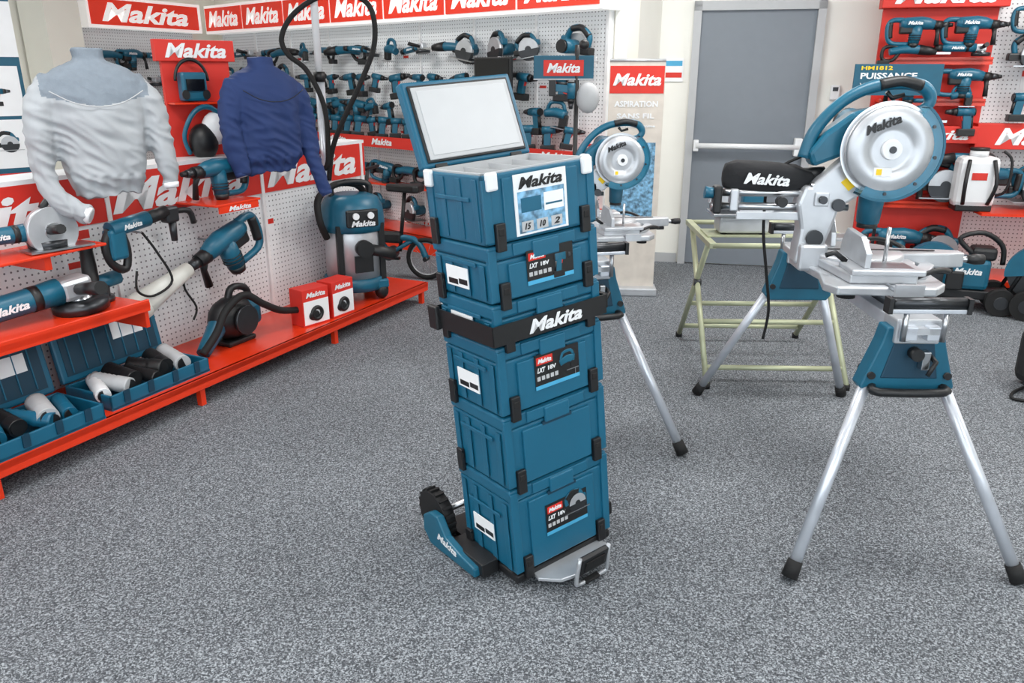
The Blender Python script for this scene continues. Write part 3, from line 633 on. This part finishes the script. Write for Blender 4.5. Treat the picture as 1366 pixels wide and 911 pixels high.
# ---------------- miter saw
def msaw(name,M):
    b=B(name)
    b.prism([(-.17,-.36),(.15,-.36),(.20,-.30),(.21,-.14),(.19,.14),(.21,.27),(.17,.34),(-.17,.34),(-.17,.15),(-.19,0),(-.17,-.15),(-.2,-.3)],-.08,-.05,ALU,.006,plane='xy')
    b.prism([(-.12,-.32),(.10,-.32),(.12,-.2),(.17,-.12),(.17,.12),(.12,.2),(.10,.32),(-.12,.32),(-.14,.15),(-.16,0),(-.14,-.15)],-.05,-.018,ALU,.006,plane='xy')
    b.prism([(.0,-.30),(.16,-.24),(.245,-.1),(.245,.1),(.16,.24),(.0,.30),(.0,.26),(.13,.2),(.2,.08),(.2,-.08),(.13,-.2),(.0,-.26)],-.05,-.03,ALU,.003,plane='xy')
    for sy in(-1,1):
        b.bb(-.12,.12,sy*.26-.07,sy*.26+.07,-.02,0,ALU,.005); b.bb(-.06,.09,sy*.26-.045,sy*.26+.045,-.001,.001,STEEL)
        ys=[(sy*.05,0),(sy*.31,0),(sy*.31,.05),(sy*.24,.095),(sy*.10,.10),(sy*.06,.05)]
        b.prism(ys,-.075,-.055,ALU,.003,plane='yz'); b.prism([(sy*.12,.02),(sy*.24,.02),(sy*.22,.06),(sy*.12,.06)],-.054,-.052,DK,plane='yz')
        b.cyl((.0,sy*.33,-.05),(.0,sy*.44,-.05),.007,STEEL); b.cyl((.05,sy*.33,-.05),(.05,sy*.44,-.05),.007,STEEL); b.bb(-.02,.07,sy*.44-.006,sy*.44+.006,-.06,-.02,ALU)
        b.cyl((.12,sy*.3,-.1),(.12,sy*.3,-.08),.03,RUB); b.cyl((-.12,sy*.3,-.1),(-.12,sy*.3,-.08),.03,RUB)
        b.tube([(-.1,sy*.2,.0),(-.14,sy*.2,.03),(-.17,sy*.2,.02)],.01,BLACK,6)
        b.tube([(.10,sy*.3,-.03),(.18,sy*.27,-.01),(.25,sy*.2,-.03),(.22,sy*.14,-.045)],.009,BLACK,8,sm=4)
    b.lathe([(.16,-.03),(.165,-.02),(.165,-.006),(.155,0),(.02,.001)],ALU,40); b.torus((0,0,-.006),.15,.004,DK,ax='z',seg=40); b.bb(-.14,.28,-.006,.006,.0,.0025,BLACK)
    b.prism([(.1,-.06),(.32,-.04),(.38,-.025),(.38,.025),(.32,.04),(.1,.06)],-.055,-.002,ALU,.006,plane='xy')
    b.cyl((.37,0,-.03),(.42,0,-.03),.012,STEEL); b.tube([(.40,0,-.03),(.43,0,-.03),(.46,0,-.03)],[.014,.02,.018],BLACK,12); b.box((.33,0,-.07),(.05,.03,.02),BLACK,.004)
    b.box((-.17,0,-.02),(.1,.14,.1),ALU,.012); b.prism([(-.23,-.05),(-.15,-.05),(-.11,.08),(-.09,.16),(-.1,.235),(-.22,.235),(-.24,.17),(-.22,.08)],-.045,.045,ALU,.012)
    b.cyl((-.17,-.05,.05),(-.17,-.06,.05),.03,DK)
    for z in(.155,.205): b.cyl((-.54,0,z),(-.05,0,z),.014,STEEL)
    b.box((-.52,0,.18),(.03,.06,.10),BLACK,.008); b.cyl((-.52,0,.2),(-.565,0,.205),.018,TEAL,.022); b.box((-.46,0,.18),(.03,.05,.08),ALU,.006); b.bb(-.45,-.2,-.028,-.02,.11,.14,ALU,.003)
    b.cyl((-.3,-.03,.18),(-.3,-.07,.18),.018,BLACK)
    b.prism([(-.20,.14),(-.12,.14),(-.03,.2),(.04,.30),(.03,.42),(-.05,.44),(-.09,.34),(-.2,.235)],-.045,.02,ALU,.01)
    b.prism([(-.07,.22),(-.035,.25),(-.07,.275),(-.10,.25)],-.047,-.045,YEL); b.box((-.16,-.05,.19),(.05,.012,.05),ALU,.004); b.cyl((-.16,-.05,.19),(-.16,-.075,.19),.014,DK)
    b.cyl((-.1,-.045,.17),(-.1,-.06,.17),.022,DK)
    c=(.03,0,.37)
    b.cyl((c[0],-.10,c[2]),(c[0],-.05,c[2]),.146,ALU,seg=48); b.lathe([(.146,0),(.14,.012),(.08,.02),(.075,.012),(.06,.012)],ALU,48,T(c[0],-.10,c[2])@R(90,'X')); b.torus((c[0],-.115,c[2]),.1,.002,LGRAY,seg=36)
    b.cyl((c[0],-.128,c[2]),(c[0],-.105,c[2]),.032,WHITE,.036); b.cyl((c[0],-.132,c[2]),(c[0],-.128,c[2]),.012,DK)
    b.cyl((c[0],-.08,c[2]-.0),(c[0],-.077,c[2]),.158,STEEL,seg=60)
    b.arc(c,.124,.176,-118,52,-.112,-.045,GUARD,28); b.arc(c,.17,.178,-118,52,-.114,-.043,TEAL,28)
    for a in(-90,-50,-10,30): b.cyl((c[0]+.15*math.cos(math.radians(a)),-.116,c[2]+.15*math.sin(math.radians(a))),(c[0]+.15*math.cos(math.radians(a)),-.11,c[2]+.15*math.sin(math.radians(a))),.006,DK,seg=8)
    b.text('Makita',(c[0]-.04,-.121,c[2]+.082),.12,.032,BLACK,rot=R(-22,'Y'))
    b.box((c[0]-.02,-.12,c[2]-.075),(.06,.002,.03),PAPER); b.box((c[0]-.033,-.1215,c[2]-.075),(.018,.002,.02),YEL)
    b.prism([(-.2,.30),(-.10,.34),(-.02,.45),(.10,.475),(.12,.50),(.03,.51),(-.08,.49),(-.17,.42),(-.22,.35)],-.04,.05,TEAL,.015)
    b.cyl((.0,.03,.40),(-.02,.2,.44),.062,TEAL,.056); b.cyl((-.02,.2,.44),(-.023,.225,.446),.05,BLACK)
    for k in range(5): b.cyl((-.0,.06+k*.025,.407+k*.006),(-.001,.065+k*.025,.408+k*.006),.0635,CASED)
    b.cyl((.035,.02,.1),(.035,.0,.30),.04,TEAL,.05); b.cyl((.035,.02,.08),(.035,.02,.1),.036,BLACK)
    b.tube([(-.225,-.0,.33),(-.20,-.0,.42),(-.13,-.0,.51),(-.04,-.0,.565),(.07,-.0,.585),(.15,-.0,.57),(.18,-.0,.53),(.155,-.0,.495),(.08,0,.485)],[.024,.022,.02,.021,.023,.023,.02,.018,.016],TEAL,12,sm=5)
    b.tube([(-.0,-.01,.578),(.07,-.012,.59),(.14,-.01,.575)],.019,BLACK,10,sm=4); b.tube([(.03,0,.555),(.05,0,.535),(.09,0,.545)],.008,BLACK,8)
    b.tube([(-.21,.03,.34),(-.32,.05,.26),(-.33,.05,.08),(-.3,.06,-.1),(-.27,.08,-.26),(-.28,.08,-.38)],.006,RUB,6,sm=6)
    for yy in(-.03,.03): b.cyl((-.2,yy,.235),(-.08,yy,.235),.012,STEEL)
    b.cyl((-.14,.03,.275),(-.22,.03,.27),.022,BLACK)
    b.push(T(-.335,.03,.255)@R(3,'Y')@SC(.95,1,.95)); n=20
    vs=[];fs=[]
    prof=[(-.175,.02,.014),(-.168,.045,.03),(-.13,.058,.045),(-.06,.062,.052),(.03,.062,.05),(.1,.052,.045),(.15,.035,.032),(.17,.02,.02)]
    for x,rz,ry in prof:
        for j in range(n):
            a=2*math.pi*j/n; k=1+.2*noise.noise(V((x*16,math.cos(a)*2,math.sin(a)*2))); cc,ss=math.cos(a),math.sin(a)
            vs.append((x,ry*abs(cc)**.7*(1 if cc>0 else -1)*k,rz*abs(ss)**.6*(1 if ss>0 else -1)*k))
    for i in range(len(prof)-1):
        for j in range(n): fs.append((i*n+j,i*n+(j+1)%n,(i+1)*n+(j+1)%n,(i+1)*n+j))
    fs+=[tuple(range(n)),tuple((len(prof)-1)*n+j for j in range(n))]
    b.raw(vs,fs,BAG,True); b.text('Makita',(-.02,-.063,.0),.17,.042,WHITE); b.pop()
    b.cyl((.03,-.2,0),(.03,-.2,.12),.007,STEEL)
    return b.finish(M)
ms=msaw('sliding_miter_saw',T(1.268,2.86,.94)@R(-4))
dup(ms,T(.46,3.68,.915)@R(8)@S(.74))
b=B('folding_work_stand')
for x in(0,.72):
    b.cyl((x,.52,.72),(x,-.16,.02),.015,GREEN); b.cyl((x,.06,.72),(x,.7,.02),.015,GREEN); b.bb(x-.018,x+.018,-.05,.65,.715,.745,GREEN,.004)
    b.cyl((x,-.16,.0),(x,-.16,.03),.02,RUB); b.cyl((x,.7,.0),(x,.7,.03),.02,RUB); b.cyl((x-.02,.27,.46),(x+.02,.27,.46),.02,DK)
for y,z in((.10,.285),(.46,.285),(-.04,.73),(.64,.73),(-.09,.09),(.64,.09)): b.cyl((0,y,z),(.72,y,z),.014,GREEN)
b.bb(.0,.72,.1,.3,.745,.755,GREEN,.002)
b.finish(T(1.02,3.98)@R(-2))
b=B('benchtop_saw')
b.box((0,0,.05),(.26,.15,.09),ALU,.015); b.bb(-.17,.17,-.1,.1,.095,.11,STEEL,.003); b.bb(-.02,.16,-.02,.0,.11,.15,ALU,.003); b.cyl((-.1,.0,.14),(-.1,.03,.14),.07,DK,seg=24); b.arc((-.1,0,.14),.02,.08,10,170,-.01,.04,ALU)
b.box((.06,.03,.17),(.12,.09,.08),TEAL,.02); b.tube([(.0,.03,.2),(.02,.03,.25),(.1,.03,.25),(.12,.03,.2)],.013,BLACK,8,sm=3)
for x in(-.1,.1):
    for y in(-.05,.05): b.cyl((x,y,0),(x,y,.02),.018,RUB)
b.finish(T(1.22,4.17,.756)@R(-2))
# ---------------- right display
RM=T(2.68,6.14)@R(-12)
b=B('red_tool_display')
b.bb(0,.76,0,.03,.0,2.0,REDP); b.bb(-.03,.8,-.08,.03,2.0,2.25,REDP,.006); b.text('Makita',(.38,-.083,2.1),.66,.15,WHITE)
b.bb(.76,2.35,.05,.08,0,2.15,PEG); b.bb(.76,2.35,-.06,.05,2.15,2.4,REDB)
for i in range(2): b.text('Makita',(1.15+i*.8,-.063,2.27),.62,.16,WHITE)
b.bb(.72,2.35,-.12,.0,1.04,1.22,REDP,.004); b.text('Makita',(1.15,-.123,1.13),.6,.12,WHITE); b.text('Makita',(1.95,-.123,1.13),.6,.12,WHITE)
b.bb(.2,.72,-.16,.0,1.08,1.2,REDP,.004); b.text('Makita',(.46,-.163,1.14),.4,.07,WHITE)
for z in(1.64,1.36,.62): b.bb(.03,.74,-.12,0,z,z+.014,RED); b.bb(.03,.74,-.12,-.11,z-.02,z+.03,RED)
b.bb(0,2.35,-.45,0,.1,.14,RED); b.bb(.02,2.33,-.43,-.03,0,.1,BLACK)
b.bb(.76,2.35,-.4,.05,.6,.62,RED)
for x in(1.0,1.5): b.bb(x,x+.12,.046,.05,1.45,1.58,PAPER); b.bb(x,x+.12,.044,.046,1.54,1.58,REDP)
b.finish(RM)
b=B('power_tool_range')
for x,z,f,k,a in((.2,1.88,t_hammer,.95,0),(.56,1.88,t_hammer,.95,0),(.2,1.72,t_recip,.8,0),(.56,1.73,t_grinder,.9,0),(.2,1.5,t_hammer,.95,180),(.57,1.54,t_hammer,.95,0),(.57,1.42,t_jig,.8,0),(.22,1.26,t_recip,.9,0),(.58,1.3,t_drill,1.0,180),(.2,.86,t_hammer,1.3,0),(.55,.78,t_circ,1.2,0),(.62,.98,t_recip,.9,180),(.3,.38,t_hammer,1.3,0),(.6,.3,t_circ,1.2,0),
  (1.0,1.95,t_hammer,.9,0),(1.4,1.9,t_grinder,1,0),(1.0,1.68,t_circ,1,0),(1.4,1.66,t_recip,1,0),(1.0,1.4,t_drill,1,0),(1.35,1.42,t_hammer,.9,180),(1.7,1.7,t_hammer,1,0),(1.7,1.4,t_circ,1,0),(1.2,.76,t_circ,1.2,0),(1.5,.82,t_hammer,1.2,0),(1.9,.76,t_circ,1.1,0),(.85,.85,t_hammer,1.1,180)):
    b.push(T(x,-.17 if x<.8 else -.12,z)@R(a)@S(k)); b.stamp(f); b.pop(); b.cyl((x,-.15,z),(x,.05 if x>.8 else 0,z),.005,STEEL,seg=6)
b.finish(RM)
b=B('feature_sign'); b.bb(-.28,.28,0,.015,1.42,1.62,TEALS); b.text('HM1812',(-.14,-.002,1.595),.2,.025,YEL,shear=0); b.text('PUISSANCE',(-.06,-.002,1.545),.36,.04,WHITE,shear=0); b.text('VIBRATIONS',(-.1,-.002,1.485),.28,.03,LGRAY,shear=0)
b.cyl((0,.02,0),(0,.02,1.45),.012,DK); b.cyl((0,.02,0),(0,.02,.02),.13,DK); b.finish(T(2.58,5.55)@R(-8))
b=B('backpack_sprayer'); b.box((0,0,.2),(.27,.18,.36),WHITE,.045); b.cyl((0,0,.38),(0,0,.42),.06,WHITE); b.cyl((0,0,.42),(0,0,.44),.062,BLACK); b.box((0,0,.02),(.24,.16,.05),BLACK,.01)
b.tube([(.13,0,.1),(.2,-.05,.15),(.2,-.06,.35),(.14,-.05,.42)],.01,BLACK,8,sm=4); b.tube([(-.08,-.09,.36),(-.1,-.14,.2),(-.08,-.09,.05)],.014,BLACK,8,sm=4); b.tube([(.08,-.09,.36),(.1,-.14,.2),(.08,-.09,.05)],.014,BLACK,8,sm=4)
b.bb(-.05,.05,-.093,-.088,.22,.27,REDP); b.finish(T(3.33,5.74,.623)@R(-12))
def cutter(name,M):
    b=B(name)
    for x in(-.2,.22):
        for y in(-.12,.12): b.cyl((x,y-.03,.085),(x,y+.03,.085),.085,RUB,seg=24); b.cyl((x,y-.034,.085),(x,y+.034,.085),.04,DK)
        b.cyl((x,-.12,.085),(x,.12,.085),.01,STEEL)
    b.bb(-.26,.28,-.08,.08,.08,.14,BLACK,.01); b.box((.02,0,.24),(.26,.17,.2),TEAL,.03); b.box((.1,0,.37),(.14,.15,.08),BLACK,.02); b.cyl((-.18,-.06,.26),(-.18,-.02,.26),.15,DK,seg=30); b.arc((-.18,0,.26),.02,.165,0,190,-.075,-.005,TEAL)
    b.tube([(.05,-.05,.36),(-.05,-.05,.46),(.08,-.03,.5),(.2,0,.42),(.22,0,.3)],.016,BLACK,8,sm=4); b.text('Makita',(.02,-.087,.26),.16,.04,WHITE)
    b.tube([(.24,-.1,.1),(.36,-.1,.4),(.45,-.1,.55),(.45,.1,.55),(.36,.1,.4),(.24,.1,.1)],.012,DK,8)
    b.box((-.05,-.1,.2),(.1,.03,.12),BLACK,.01)
    return b.finish(M)
c1=cutter('wheeled_power_cutter',T(3.12,5.33)@R(-20)@S(1.08)); dup(c1,T(3.68,5.0)@R(-35)@S(1.15))
b=B('black_tool_bag'); b.box((0,0,.16),(.3,.4,.3),BAG,.05); b.tube([(-.05,-.1,.3),(-.05,-.08,.42),(-.05,.08,.42),(-.05,.1,.3)],.012,BLACK,8,sm=4); b.tube([(-.14,-.05,.02),(-.2,-.12,.01),(-.3,-.1,.01),(-.26,-.02,.01),(-.16,.05,.012)],.008,RUB,6,sm=5); b.finish(T(2.82,3.75))
# ---------------- lights
for i,(x,y) in enumerate([(-4,3.5),(-1.3,2.6),(1.4,2.6),(3.8,2.6),(-2.2,6.2),(.9,5.2),(3.6,4.7),(-1.5,0),(2,0),(-4.5,0)]):
    b=B('added_light_panel'); b.bb(-.6,.6,-.3,.3,2.86,2.895,WHITEB); o=b.finish(T(x,y))  # unseen panels, added with their area lamps to light the room
    l=bpy.data.lights.new('added_panel_lamp','AREA'); l.shape='RECTANGLE'; l.size=1.15; l.size_y=.55; l.energy=40; l.color=(1,.99,.97)
    lo=bpy.data.objects.new('added_lamp',l); col.objects.link(lo); lo.location=(x,y,2.85); lo.parent=o; lo.matrix_parent_inverse=o.matrix_world.inverted()
w=bpy.data.worlds.new('World'); sc.world=w; w.use_nodes=True; bg=w.node_tree.nodes['Background']; bg.inputs[0].default_value=(.85,.93,1,1); bg.inputs[1].default_value=3.8
sc.view_settings.view_transform='Standard'; sc.view_settings.exposure=0
cam=bpy.data.cameras.new('Camera'); cam.lens=27.67; cam.sensor_width=36
co=bpy.data.objects.new('Camera',cam); col.objects.link(co); co.location=(0,0,1.55); co.rotation_euler=(math.radians(71.3),0,0); sc.camera=co
